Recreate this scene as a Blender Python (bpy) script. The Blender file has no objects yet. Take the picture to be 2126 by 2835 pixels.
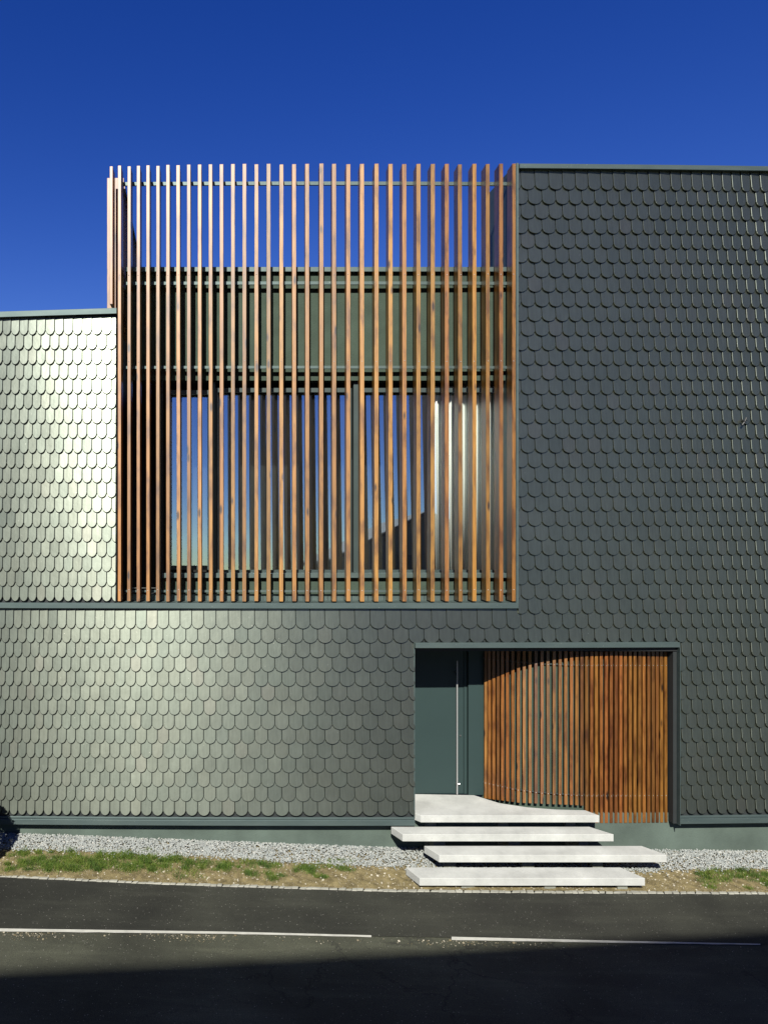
import bpy, bmesh, math, random
import numpy as np
from mathutils import Vector, Quaternion, noise

random.seed(7); rng = np.random.default_rng(7)
R = math.radians
F = 2127.5      # focal length of the view in photo pixels
D = 11.5        # metres from camera to facade
HC = 5.2        # camera height
SUN_A, SUN_E = R(12), R(40)

# ---------------------------------------------------------------- camera, sky, sun
S = bpy.context.scene
COL = S.collection
cam = bpy.data.objects.new('camera', bpy.data.cameras.new('camera')); COL.objects.link(cam)
cam.location = (0, -D, HC); cam.rotation_euler = (R(90), 0, 0)
c = cam.data; c.sensor_fit = 'HORIZONTAL'; c.sensor_width = 36; c.lens = 36 * F / 2126
c.shift_x = (1063 - 535) / 2126; c.shift_y = 22.5 / 2126
c.clip_start = .1; c.clip_end = 2000
S.camera = cam
S.view_settings.view_transform = 'Standard'; S.view_settings.look = 'None'
S.view_settings.exposure = 1.2; S.view_settings.gamma = 1; S.view_settings.use_curve_mapping = False
W = bpy.data.worlds.new('World'); S.world = W; W.use_nodes = True
nt = W.node_tree; nt.nodes.clear()
sky = nt.nodes.new('ShaderNodeTexSky'); sky.sky_type = 'NISHITA'; sky.sun_disc = False
sky.sun_elevation = SUN_E; sky.sun_rotation = math.pi + SUN_A
sky.altitude = 900; sky.air_density = 1.0; sky.dust_density = .3; sky.ozone_density = 3.0
hsv = nt.nodes.new('ShaderNodeHueSaturation'); hsv.inputs['Saturation'].default_value = 1.36; hsv.inputs['Value'].default_value = .95
hsv.inputs['Hue'].default_value = .529
bg = nt.nodes.new('ShaderNodeBackground'); bg.inputs[1].default_value = .05
wo = nt.nodes.new('ShaderNodeOutputWorld')
nt.links.new(sky.outputs[0], hsv.inputs['Color']); nt.links.new(hsv.outputs[0], bg.inputs[0]); nt.links.new(bg.outputs[0], wo.inputs[0])
sd = bpy.data.lights.new('sun', 'SUN'); sd.energy = 5.0; sd.angle = R(.5); sd.color = (1, .965, .90)
sun = bpy.data.objects.new('sun', sd); COL.objects.link(sun)
sun.rotation_euler = Vector((math.sin(SUN_A) * math.cos(SUN_E), math.cos(SUN_A) * math.cos(SUN_E), -math.sin(SUN_E))).to_track_quat('-Z', 'Y').to_euler()
sun.location = (-5, -15, 20)

# ---------------------------------------------------------------- measuring helpers
def bend(X):                       # the facade bows gently outwards
    return (X - 1.97) ** 2 / 420
def fx(x):                         # photo column on the facade -> metres
    X = (x - 535) / 185
    for _ in range(3): X = (x - 535) / 185 * (1 + bend(X) / D)
    return X
def fz(y, g=0): return HC + (1440 - y) * (D + g) / F
def gx(x, g=0): return (x - 535) * (D + g) / F
def ground_line(X):
    return float(np.interp(X, [(-400 - 535) / 185, (0 - 535) / 185, (1063 - 535) / 185, (2126 - 535) / 185, 14], [.50, HC - (2322 - 1440) / 185, HC - (2362 - 1440) / 185, HC - (2372 - 1440) / 185, .14]))
def G(X, Y):
    z = ground_line(X)
    z -= .10 * min(max((-Y - .1) / 1.0, 0), 1)
    if Y < -45: z -= (-45 - Y) * .08
    return z
def on_ground(x, y):
    z = 11.0
    for _ in range(25):
        X = (x - 535) * z / F
        z = .5 * z + .5 * F * (HC - G(X, z - D)) / (y - 1440)
    return (x - 535) * z / F, z - D

# ---------------------------------------------------------------- materials
K = .44
def kk(c): return tuple(v * K for v in c)
def mat(name, base=(.5, .5, .5), rough=.5, metal=0., spec=.5, ior=1.45):
    m = bpy.data.materials.new(name); m.use_nodes = True
    b = m.node_tree.nodes['Principled BSDF']
    b.inputs['Base Color'].default_value = (*base, 1); b.inputs['Roughness'].default_value = rough
    b.inputs['Metallic'].default_value = metal; b.inputs['Specular IOR Level'].default_value = spec; b.inputs['IOR'].default_value = ior
    return m, m.node_tree, b
def N(t, kind, **kw):
    n = t.nodes.new(kind)
    for k, v in kw.items():
        if k.startswith('i_'): n.inputs[k[2:].replace('_', ' ')].default_value = v
        else: setattr(n, k, v)
    return n
def aniso(t, b, k):                 # rolled and planed surfaces scatter more up and down than sideways
    z = N(t, 'ShaderNodeCombineXYZ'); z.inputs[2].default_value = 1.; b.inputs['Anisotropic'].default_value = k; t.links.new(z.outputs[0], b.inputs['Tangent'])
def ramp(t, stops, interp='LINEAR'):
    r = t.nodes.new('ShaderNodeValToRGB'); cr = r.color_ramp; cr.interpolation = interp
    while len(cr.elements) < len(stops): cr.elements.new(.5)
    for e, (p, col) in zip(cr.elements, stops): e.position = p; e.color = (*col, 1) if len(col) == 3 else col
    return r
def mixc(t, fac, a, b, mode='MIX'):
    m = t.nodes.new('ShaderNodeMix'); m.data_type = 'RGBA'; m.blend_type = mode
    for s, v in ((m.inputs[0], fac), (m.inputs[6], a), (m.inputs[7], b)):
        if hasattr(v, 'is_output'): t.links.new(v, s)
        elif isinstance(v, (int, float)): s.default_value = v
        else: s.default_value = (*v, 1)
    return m.outputs[2]
def math_(t, op, a, b=0.):
    m = t.nodes.new('ShaderNodeMath'); m.operation = op
    for s, v in zip(m.inputs, (a, b)):
        if hasattr(v, 'is_output'): t.links.new(v, s)
        else: s.default_value = v
    return m.outputs[0]
def coords(t, scale=(1, 1, 1), kind='Object'):
    tc = t.nodes.new('ShaderNodeTexCoord'); mp = t.nodes.new('ShaderNodeMapping'); mp.inputs['Scale'].default_value = scale
    t.links.new(tc.outputs[kind], mp.inputs[0]); return mp.outputs[0]
def tex(t, co, scale, detail=4, rough=.55):
    n = N(t, 'ShaderNodeTexNoise', i_Scale=scale, i_Detail=detail, i_Roughness=rough); t.links.new(co, n.inputs[0]); return n
def bump(t, b, h, dist, strength=1.):
    n = N(t, 'ShaderNodeBump', i_Distance=dist, i_Strength=strength); t.links.new(h, n.inputs['Height']); t.links.new(n.outputs[0], b.inputs['Normal'])

def m_shingle():
    m, t, b = mat('shingle_metal', metal=.86, rough=.4)
    aniso(t, b, .7)
    a = N(t, 'ShaderNodeAttribute', attribute_name='tint')
    cr = ramp(t, [(0, (.106, .121, .100)), (.12, (.112, .128, .105)), (.5, (.117, .131, .107)), (.85, (.122, .134, .108)), (1, (.130, .137, .112))])
    t.links.new(a.outputs['Fac'], cr.inputs[0])
    co = coords(t, (26, 26, 1.1)); n = tex(t, co, 1.5, 3)
    streak = ramp(t, [(.3, (.9, .9, .9)), (.7, (1.07, 1.07, 1.07))]); t.links.new(n.outputs[0], streak.inputs[0])
    c1 = mixc(t, 1., cr.outputs[0], streak.outputs[0], 'MULTIPLY')
    co2 = coords(t); n2 = tex(t, co2, 1.7, 5)
    r2 = ramp(t, [(.3, (.93, .93, .93)), (.7, (1.05, 1.05, 1.05))]); t.links.new(n2.outputs[0], r2.inputs[0])
    c2 = mixc(t, 1., c1, r2.outputs[0], 'MULTIPLY')
    n4 = tex(t, co2, 38, 2, .7)                # rain spots
    sp = ramp(t, [(.745, (0, 0, 0)), (.775, (1, 1, 1))]); t.links.new(n4.outputs[0], sp.inputs[0])
    c3 = mixc(t, sp.outputs[0], c2, (.4, .4, .34))
    t.links.new(c3, b.inputs['Base Color'])
    n3 = tex(t, co2, 5, 6)
    rr = N(t, 'ShaderNodeMapRange'); rr.inputs['To Min'].default_value = .335; rr.inputs['To Max'].default_value = .385
    t.links.new(n3.outputs[0], rr.inputs[0]); t.links.new(rr.outputs[0], b.inputs['Roughness'])
    n5 = tex(t, co2, 7, 3); bump(t, b, n5.outputs[0], .005, .2)
    return m
def m_trim(name='trim_metal', k=.46):
    m, t, b = mat(name, metal=.6, rough=.5, spec=.3); aniso(t, b, .3)
    co = coords(t, (1.2, 3, 6)); n = tex(t, co, 1.5, 5)
    cr = ramp(t, [(.3, (.125 * k, .175 * k, .168 * k)), (.7, (.165 * k, .22 * k, .205 * k))]); t.links.new(n.outputs[0], cr.inputs[0])
    co2 = coords(t); n4 = tex(t, co2, 60, 2, .7)
    sp = ramp(t, [(.72, (0, 0, 0)), (.76, (1, 1, 1))]); t.links.new(n4.outputs[0], sp.inputs[0])
    t.links.new(mixc(t, sp.outputs[0], cr.outputs[0], (.3, .33, .28)), b.inputs['Base Color'])
    n2 = tex(t, co2, 2.5, 3); bump(t, b, n2.outputs[0], .01, .3)
    return m
def m_plain(name, base, rough, metal=0., var=.12, sc=3., bmp=0., bsc=60, spec=.5):
    if metal < .5: base = kk(base)
    m, t, b = mat(name, rough=rough, metal=metal, spec=spec)
    co = coords(t); n = tex(t, co, sc, 6)
    cr = ramp(t, [(.3, tuple(v * (1 - var) for v in base)), (.7, tuple(v * (1 + var) for v in base))]); t.links.new(n.outputs[0], cr.inputs[0])
    t.links.new(cr.outputs[0], b.inputs['Base Color'])
    if bmp: n2 = tex(t, co, bsc, 4, .6); bump(t, b, n2.outputs[0], bmp, 1.)
    return m
def m_wood(name, light, mid, dark, rough=.42):
    light, mid, dark = kk(light), kk(mid), kk(dark)
    m, t, b = mat(name, rough=rough)
    oi = N(t, 'ShaderNodeObjectInfo'); b.inputs['Specular IOR Level'].default_value = .52; b.inputs['IOR'].default_value = 1.5; aniso(t, b, .65)
    tc = t.nodes.new('ShaderNodeTexCoord')
    ofs = N(t, 'ShaderNodeCombineXYZ'); 
    k = math_(t, 'MULTIPLY', oi.outputs['Random'], 37.)
    t.links.new(k, ofs.inputs[0]); t.links.new(k, ofs.inputs[2])
    va = N(t, 'ShaderNodeVectorMath', operation='ADD'); t.links.new(tc.outputs['Object'], va.inputs[0]); t.links.new(ofs.outputs[0], va.inputs[1])
    mp = t.nodes.new('ShaderNodeMapping'); mp.inputs['Scale'].default_value = (60, 60, 1.3); t.links.new(va.outputs[0], mp.inputs[0])
    g = tex(t, mp.outputs[0], 1.6, 5, .6)
    cr = ramp(t, [(.28, dark), (.47, mid), (.7, light)]); t.links.new(g.outputs[0], cr.inputs[0])
    mp2 = t.nodes.new('ShaderNodeMapping'); mp2.inputs['Scale'].default_value = (3, 3, .9); t.links.new(va.outputs[0], mp2.inputs[0])
    bl = tex(t, mp2.outputs[0], 1.9, 4, .6)
    br = ramp(t, [(.37, (.36, .27, .2)), (.52, (1, 1, 1)), (.7, (1.12, 1.1, 1.05))]); t.links.new(bl.outputs[0], br.inputs[0])
    c1 = mixc(t, .8, cr.outputs[0], br.outputs[0], 'MULTIPLY')
    # knots
    mp3 = t.nodes.new('ShaderNodeMapping'); mp3.inputs['Scale'].default_value = (7, 7, 1.9); t.links.new(va.outputs[0], mp3.inputs[0])
    vo = N(t, 'ShaderNodeTexVoronoi', i_Scale=1.0); t.links.new(mp3.outputs[0], vo.inputs[0])
    kr = ramp(t, [(.08, (1, 1, 1)), (.17, (0, 0, 0))]); t.links.new(vo.outputs['Distance'], kr.inputs[0])
    c2 = mixc(t, kr.outputs[0], c1, tuple(v * .25 for v in dark))
    hv = N(t, 'ShaderNodeHueSaturation')
    mr = N(t, 'ShaderNodeMapRange'); mr.inputs['To Min'].default_value = .58; mr.inputs['To Max'].default_value = 1.15
    t.links.new(oi.outputs['Random'], mr.inputs[0]); t.links.new(mr.outputs[0], hv.inputs['Value'])
    r2 = math_(t, 'FRACT', math_(t, 'MULTIPLY', oi.outputs['Random'], 17.3))
    mr2 = N(t, 'ShaderNodeMapRange'); mr2.inputs['To Min'].default_value = .497; mr2.inputs['To Max'].default_value = .514
    t.links.new(r2, mr2.inputs[0]); t.links.new(mr2.outputs[0], hv.inputs['Hue'])
    t.links.new(c2, hv.inputs['Color']); t.links.new(hv.outputs[0], b.inputs['Base Color'])
    bump(t, b, g.outputs[0], .0012, .6)
    return m
def m_asphalt(name, base, speck=.8, worn=None):
    base = kk(base)
    m, t, b = mat(name, rough=.85, spec=.25)
    co = coords(t, kind='Object')
    n = tex(t, co, 1.1, 7, .6)
    cr = ramp(t, [(.3, tuple(v * .72 for v in base)), (.7, tuple(v * 1.3 for v in base))]); t.links.new(n.outputs[0], cr.inputs[0])
    mpx = coords(t, (.5, 4, 1)); nw = tex(t, mpx, 1.3, 5, .6)
    wr = ramp(t, [(.5, (0, 0, 0)), (.8, (1, 1, 1))]); t.links.new(nw.outputs[0], wr.inputs[0])
    c0 = mixc(t, math_(t, 'MULTIPLY', wr.outputs[0], .5), cr.outputs[0], tuple(v * 2.2 for v in base))
    ng = tex(t, co, 130, 2, .6)
    gr = ramp(t, [(.35, (.45, .45, .45)), (.65, (1.6, 1.6, 1.6))]); t.links.new(ng.outputs[0], gr.inputs[0])
    c1 = mixc(t, .8, c0, gr.outputs[0], 'MULTIPLY')
    vo = N(t, 'ShaderNodeTexVoronoi', i_Scale=38.); t.links.new(co, vo.inputs[0])
    sz = N(t, 'ShaderNodeTexVoronoi', i_Scale=38.); t.links.new(co, sz.inputs[0])
    sep = N(t, 'ShaderNodeSeparateColor'); t.links.new(sz.outputs['Color'], sep.inputs[0])
    thr = math_(t, 'MULTIPLY', math_(t, 'POWER', sep.outputs[0], 4.5), .25)
    d = math_(t, 'LESS_THAN', vo.outputs['Distance'], thr)
    sc_ = coords(t, (2.2, 26, 1)); ns = tex(t, sc_, 2.0, 3, .6); sr = ramp(t, [(.68, (0, 0, 0)), (.74, (1, 1, 1))]); t.links.new(ns.outputs[0], sr.inputs[0])
    c1 = mixc(t, math_(t, 'MULTIPLY', sr.outputs[0], .25), c1, kk((.3, .3, .25)))
    nl = tex(t, co, .45, 3, .5); lr = ramp(t, [(.35, (.7, .7, .7)), (.65, (1.25, 1.25, 1.2))]); t.links.new(nl.outputs[0], lr.inputs[0]); c1 = mixc(t, 1., c1, lr.outputs[0], 'MULTIPLY')
    c2 = mixc(t, math_(t, 'MULTIPLY', d, speck * .6), c1, kk((.6, .57, .5)))
    if worn:                                    # cracks of the old carriageway
        vc = N(t, 'ShaderNodeTexVoronoi', feature='DISTANCE_TO_EDGE', i_Scale=.75)
        nn = tex(t, co, 2.5, 5, .7); av = N(t, 'ShaderNodeVectorMath', operation='MULTIPLY_ADD')
        av.inputs[1].default_value = (.5, .5, .5); t.links.new(nn.outputs['Color'], av.inputs[0]); t.links.new(co, av.inputs[2]); t.links.new(av.outputs[0], vc.inputs[0])
        ck = ramp(t, [(.004, (1, 1, 1)), (.012, (0, 0, 0))]); t.links.new(vc.outputs[0], ck.inputs[0])
        nm = tex(t, co, .8, 2); mm = ramp(t, [(.47, (0, 0, 0)), (.55, (1, 1, 1))]); t.links.new(nm.outputs[0], mm.inputs[0])
        c2 = mixc(t, math_(t, 'MULTIPLY', math_(t, 'MULTIPLY', ck.outputs[0], mm.outputs[0]), .55), c2, (.006, .006, .006))
    t.links.new(c2, b.inputs['Base Color'])
    bump(t, b, ng.outputs[0], .006, .8)
    return m
def m_concrete(name, base, stain=.15):
    base = kk(base)
    m, t, b = mat(name, rough=.85, spec=.3)
    co = coords(t); n = tex(t, co, 2.2, 8, .65)
    cr = ramp(t, [(.3, tuple(v * (1 - stain) for v in base)), (.7, tuple(v * (1 + stain * .6) for v in base))]); t.links.new(n.outputs[0], cr.inputs[0])
    ng = tex(t, co, 220, 2, .5); gr = ramp(t, [(.33, (.8, .8, .8)), (.6, (1.06, 1.06, 1.06))]); t.links.new(ng.outputs[0], gr.inputs[0])
    c1 = mixc(t, 1., cr.outputs[0], gr.outputs[0], 'MULTIPLY')
    vo = N(t, 'ShaderNodeTexVoronoi', i_Scale=42.); t.links.new(co, vo.inputs[0])
    pr = ramp(t, [(.08, (.35, .35, .32)), (.16, (1, 1, 1))]); t.links.new(vo.outputs['Distance'], pr.inputs[0])
    nm = tex(t, co, 9, 2); mm = ramp(t, [(.5, (0, 0, 0)), (.6, (1, 1, 1))]); t.links.new(nm.outputs[0], mm.inputs[0])
    t.links.new(mixc(t, mm.outputs[0], c1, mixc(t, 1., c1, pr.outputs[0], 'MULTIPLY')), b.inputs['Base Color'])
    bump(t, b, ng.outputs[0], .002, .7)
    return m
def m_attr(name, stops, rough=.9, trans=0.):
    stops = [(p, kk(c_)) for p, c_ in stops]
    m, t, b = mat(name, rough=rough, spec=.3)
    a = N(t, 'ShaderNodeAttribute', attribute_name='tint')
    cr = ramp(t, stops); t.links.new(a.outputs['Fac'], cr.inputs[0]); t.links.new(cr.outputs[0], b.inputs['Base Color'])
    return m

M = {}
M['shingle'] = m_shingle()
M['trim'] = m_trim()
M['dark'] = m_plain('dark_backing', (.02, .026, .026), .7)
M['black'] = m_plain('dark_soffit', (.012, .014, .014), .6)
M['plaster'] = m_plain('green_grey_plaster', (.075, .108, .08), .9, var=.15, sc=3, bmp=.006, bsc=55, spec=.2)
M['door'] = m_plain('teal_door_paint', (.034, .064, .06), .55, var=.06, sc=1.2, spec=.3)
M['plinth'] = m_plain('green_grey_plinth', (.125, .165, .135), .85, var=.22, sc=1.8, bmp=.003, bsc=40, spec=.2)
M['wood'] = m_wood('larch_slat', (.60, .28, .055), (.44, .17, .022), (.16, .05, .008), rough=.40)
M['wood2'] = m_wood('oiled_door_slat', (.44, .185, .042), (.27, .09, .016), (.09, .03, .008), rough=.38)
M['concrete'] = m_concrete('pale_concrete', (.70, .71, .65), .24)
M['block'] = m_concrete('support_block', (.34, .35, .28))
M['kerbstone'] = m_concrete('kerb_sett', (.50, .49, .40), .35)
M['steel'] = m_plain('brushed_steel', (.6, .6, .58), .3, metal=1., var=.03)
M['screw'] = m_plain('screw_head', (.75, .75, .72), .4, metal=.45, var=.03)
M['bar'] = m_plain('satin_steel_bar', (1.5, 1.5, 1.4), .35, metal=.4, var=.03)
def m_glass():
    m = bpy.data.materials.new('coated_glass'); m.use_nodes = True; t = m.node_tree; t.nodes.clear()
    o = t.nodes.new('ShaderNodeOutputMaterial'); tr = t.nodes.new('ShaderNodeBsdfTransparent'); tr.inputs[0].default_value = (.97, .99, .97, 1)
    g1 = t.nodes.new('ShaderNodeBsdfGlossy'); g1.inputs['Roughness'].default_value = .02; g1.inputs['Color'].default_value = (.68, .86, 1, 1)
    g2 = t.nodes.new('ShaderNodeBsdfGlossy'); g2.inputs['Roughness'].default_value = .27; g2.inputs['Color'].default_value = (1, 1, 1, 1)
    ma = t.nodes.new('ShaderNodeMixShader'); ma.inputs[0].default_value = .06; mb = t.nodes.new('ShaderNodeMixShader'); geo = t.nodes.new('ShaderNodeNewGeometry'); mu = math_(t, 'MULTIPLY', math_(t, 'SUBTRACT', 1., geo.outputs['Backfacing']), .42); t.links.new(mu, mb.inputs[0])
    t.links.new(g1.outputs[0], ma.inputs[1]); t.links.new(g2.outputs[0], ma.inputs[2]); t.links.new(tr.outputs[0], mb.inputs[1]); t.links.new(ma.outputs[0], mb.inputs[2]); t.links.new(mb.outputs[0], o.inputs[0])
    return m
M['glass'] = m_glass()
M['glare_sheet'] = m_plain('glare_white', (1.75, 1.75, 1.65), .9, var=.02)  # white of the added sheet that imitates glare in the glass
M['frame'] = m_plain('window_frame', (.06, .09, .085), .45, metal=.1)
M['path'] = m_asphalt('pavement_asphalt', (.036, .037, .028), .8)
M['road'] = m_asphalt('road_asphalt', (.075, .078, .054), .8, worn=True)
M['white'] = m_plain('white_paint', (.66, .65, .56), .8, var=.15, sc=8, bmp=.002)
M['soil'] = m_plain('soil', (.27, .22, .105), .95, var=.45, sc=9, bmp=.012, bsc=60, spec=.1)
M['ground'] = m_plain('far_ground', (.10, .10, .06), .95, var=.3, sc=.4)
M['stone'] = m_attr('limestone_gravel', [(0, (.27, .30, .29)), (.3, (.40, .43, .40)), (.7, (.52, .54, .49)), (1, (.70, .68, .60))])
M['pebble'] = m_attr('soil_pebble', [(0, (.13, .10, .05)), (.6, (.27, .22, .12)), (.85, (.5, .45, .32)), (1, (.66, .6, .46))])
M['grass'] = m_attr('grass_blade', [(0, (.035, .07, .01)), (.5, (.09, .17, .015)), (.85, (.16, .24, .02)), (1, (.28, .26, .07))], .75)
M['leaf'] = m_attr('shrub_leaf', [(0, (.03, .05, .012)), (1, (.08, .12, .02))], .6)
M['render'] = m_plain('cream_render', (.32, .30, .22), .9, bmp=.004)
M['roof'] = m_plain('brown_roof', (.10, .06, .04), .8)

# ---------------------------------------------------------------- building helpers
class MB:
    def __init__(s): s.v = []; s.f = []; s.t = []
    def add(s, vs, fs, tint=.5):
        o = len(s.v); s.v += [tuple(p) for p in vs]; s.f += [tuple(i + o for i in f) for f in fs]; s.t += [tint] * len(vs)
    def box(s, x0, x1, y0, y1, z0, z1, n=1, bent=False, tint=.5):
        vs = []; fs = []
        for i in range(n + 1):
            x = x0 + (x1 - x0) * i / n; b = bend(x) if bent else 0
            vs += [(x, y0 + b, z0), (x, y1 + b, z0), (x, y1 + b, z1), (x, y0 + b, z1)]
        for i in range(n):
            a = 4 * i
            for k in range(4):
                k2 = (k + 1) % 4
                fs.append((a + k, a + k2, a + 4 + k2, a + 4 + k))
        fs += [(0, 3, 2, 1), (4 * n, 4 * n + 1, 4 * n + 2, 4 * n + 3)]
        s.add(vs, fs, tint)
    def build(s, name, m, parent=None, loc=None, smooth=False, bevel=0.):
        base = Vector((0, 0, 0))
        if parent is not None: base = Vector(parent.get('_w', (0, 0, 0)))
        me = bpy.data.meshes.new(name)
        off = base + (Vector(loc) if loc else Vector((0, 0, 0)))
        me.from_pydata([(p[0] - off.x, p[1] - off.y, p[2] - off.z) for p in s.v], [], s.f)
        at = me.attributes.new('tint', 'FLOAT', 'POINT'); at.data.foreach_set('value', np.array(s.t, dtype=np.float32))
        bm = bmesh.new(); bm.from_mesh(me); bmesh.ops.recalc_face_normals(bm, faces=bm.faces)
        if bevel:
            es = [e for e in bm.edges if len(e.link_faces) == 2 and e.calc_face_angle() > .6]
            bmesh.ops.bevel(bm, geom=es, offset=bevel, segments=1, affect='EDGES')
        bm.to_mesh(me); bm.free()
        if smooth: me.shade_smooth()
        me.materials.append(m)
        o = bpy.data.objects.new(name, me); COL.objects.link(o)
        if parent is not None: o.parent = parent
        if loc: o.location = loc
        return o
def tag(o, label=None, cat=None, group=None, kind=None):
    for k, v in (('label', label), ('category', cat), ('group', group), ('kind', kind)):
        if v: o[k] = v
    return o
def thing(name, loc, label, cat, group=None):
    o = bpy.data.objects.new(name, None); COL.objects.link(o); o.location = loc; o['_w'] = tuple(loc); o.empty_display_size = .2
    return tag(o, label, cat, group)
def part(name, m, parent, *boxes, n=1, bent=False, bevel=0., label=None, kind=None):
    b = MB()
    for bx in boxes: b.box(*bx, n=n, bent=bent)
    o = b.build(name, m, parent, bevel=bevel)
    return tag(o, label, kind=kind)
def big_mesh(name, m, verts, faces, tint, smooth=False):   # numpy arrays, triangles
    me = bpy.data.meshes.new(name); nv, nf = len(verts), len(faces)
    me.vertices.add(nv); me.vertices.foreach_set('co', verts.astype(np.float32).ravel())
    me.loops.add(nf * 3); me.loops.foreach_set('vertex_index', faces.astype(np.int32).ravel())
    me.polygons.add(nf); me.polygons.foreach_set('loop_start', np.arange(0, nf * 3, 3, dtype=np.int32))
    me.update(calc_edges=True); me.validate()
    at = me.attributes.new('tint', 'FLOAT', 'POINT'); at.data.foreach_set('value', tint.astype(np.float32))
    me.materials.append(m)
    if smooth: me.shade_smooth()
    else: me.shade_flat()
    o = bpy.data.objects.new(name, me); COL.objects.link(o); return o

# ---------------------------------------------------------------- ground and street
def grid_sheet(name, curveA, curveB, nx, ny, m, lift, kind='structure', disp=0.):
    vs = []; fs = []
    for j in range(ny + 1):
        for i in range(nx + 1):
            ax, ay = curveA(i / nx); bx_, by = curveB(i / nx); v = j / ny
            X = ax + (bx_ - ax) * v; Y = ay + (by - ay) * v
            z = G(X, Y) + lift
            if disp: z += disp * (noise.noise(Vector((X * 6, Y * 6, 0))) + .5 * noise.noise(Vector((X * 17, Y * 17, 3))))
            vs.append((X, Y, z))
    w = nx + 1
    for j in range(ny):
        for i in range(nx): fs.append((j * w + i, j * w + i + 1, (j + 1) * w + i + 1, (j + 1) * w + i))
    b = MB(); b.add(vs, fs); o = b.build(name, m, smooth=True); o['kind'] = kind
    # make sure the sheet faces up
    if o.data.polygons[0].normal.z < 0: o.data.flip_normals()
    return o
XL, XR = -1300, 3300
def pxcurve(pts):
    xs, ys = zip(*pts)
    def f(u):
        x = XL + (XR - XL) * u
        return on_ground(x, float(np.interp(x, xs, ys)))
    return f
gravel_pts = [(0, 2352), (180, 2356), (420, 2369), (640, 2376), (800, 2389), (1063, 2401), (1400, 2412), (1780, 2414), (1950, 2408), (2126, 2405)]
kerb_in = [(0, 2425), (420, 2444), (1063, 2464), (1420, 2467), (2126, 2471)]
kerb_out = [(0, 2429), (420, 2449), (1063, 2469.5), (1420, 2473), (2126, 2477)]
walk_out = [(0, 2574), (640, 2583), (1030, 2593), (1250, 2597), (1700, 2608), (2126, 2617)]
cg, cki, cko, cw = map(pxcurve, (gravel_pts, kerb_in, kerb_out, walk_out))
def const(Y, x0=-14, x1=24): return lambda u: (x0 + (x1 - x0) * u, Y)
# the far ground, one sheet to the horizon
gxs = sorted(set(list(np.linspace(-400, 400, 25)) + list(np.linspace(-16, 26, 43)))); gys = sorted(set(list(np.linspace(-400, 300, 29)) + list(np.linspace(-3, 1, 9)) + [-45, -12]))
b = MB(); vs = [(x, y, G(x, y) - .06) for y in gys for x in gxs]; w = len(gxs)
b.add(vs, [(j * w + i, j * w + i + 1, (j + 1) * w + i + 1, (j + 1) * w + i) for j in range(len(gys) - 1) for i in range(w - 1)])
o = b.build('ground', M['ground'], smooth=True); o['kind'] = 'structure'
if o.data.polygons[0].normal.z < 0: o.data.flip_normals()
grid_sheet('soil_strip', lambda u: (cki(u)[0], .35), cki, 420, 22, M['soil'], .0, disp=.012)
grid_sheet('pavement', cko, cw, 200, 6, M['path'], .0)
grid_sheet('road', cw, const(-9.5, -22, 34), 200, 12, M['road'], -.004)
# white edge line painted in two runs, tapering
def line_run(x0, x1, w0, w1, name):
    def up(u): x = x0 + (x1 - x0) * u; return on_ground(x, float(np.interp(x, *zip(*walk_out))) - 1)
    def dn(u):
        x = x0 + (x1 - x0) * u; w = w0 + (w1 - w0) * u + 1.1 * noise.noise(Vector((x * .02, 0, 5)))
        return on_ground(x, float(np.interp(x, *zip(*walk_out))) - 1 + w)
    return grid_sheet(name, up, dn, 120, 1, M['white'], .006)
line_run(-900, 1028, 11, 5, 'road_marking'); line_run(1250, 2105, 9, 3, 'road_marking')

# kerb of small pale setts
kerb = thing('kerb', (0, -1.2, .2), 'pale stone edging between the soil strip and the dark pavement', 'kerb'); kerb['kind'] = 'structure'; 
for k in ('label', 'category'): del kerb[k]
u = 0.; i = 0
pts = [cki(k / 1500) for k in range(1501)]; pto = [cko(k / 1500) for k in range(1501)]
X = -3.1; px_ = np.array([p[0] for p in pts]); py_ = np.array([p[1] for p in pts]); ox_ = np.array([p[0] for p in pto]); oy_ = np.array([p[1] for p in pto])
kb = MB()
while X < 8.6:
    L = random.uniform(.07, .125); yi = float(np.interp(X, px_, py_)) + random.uniform(0, .012); yo = float(np.interp(X, ox_, oy_)) - random.uniform(.0, .012)
    z = G(X, yo); h = random.uniform(.004, .013); sk = random.uniform(.01, .04)
    b = MB(); vs = []
    for (dx, y_) in ((0, yo), (L - .005, yo), (L - .005 + sk, yi), (sk, yi)):
        vs.append((X + dx + random.uniform(-.004, .004), y_, z - .03)); 
    vs += [(p[0] + random.uniform(-.003, .003), p[1] + random.uniform(-.002, .004), z + h + random.uniform(-.004, .004)) for p in vs[:4]]
    b.add(vs, [(3, 2, 1, 0), (4, 5, 6, 7), (0, 1, 5, 4), (1, 2, 6, 5), (2, 3, 7, 6), (3, 0, 4, 7)])
    b.build('kerb_stone', M['kerbstone'], kerb, bevel=.006)
    X += L

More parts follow.
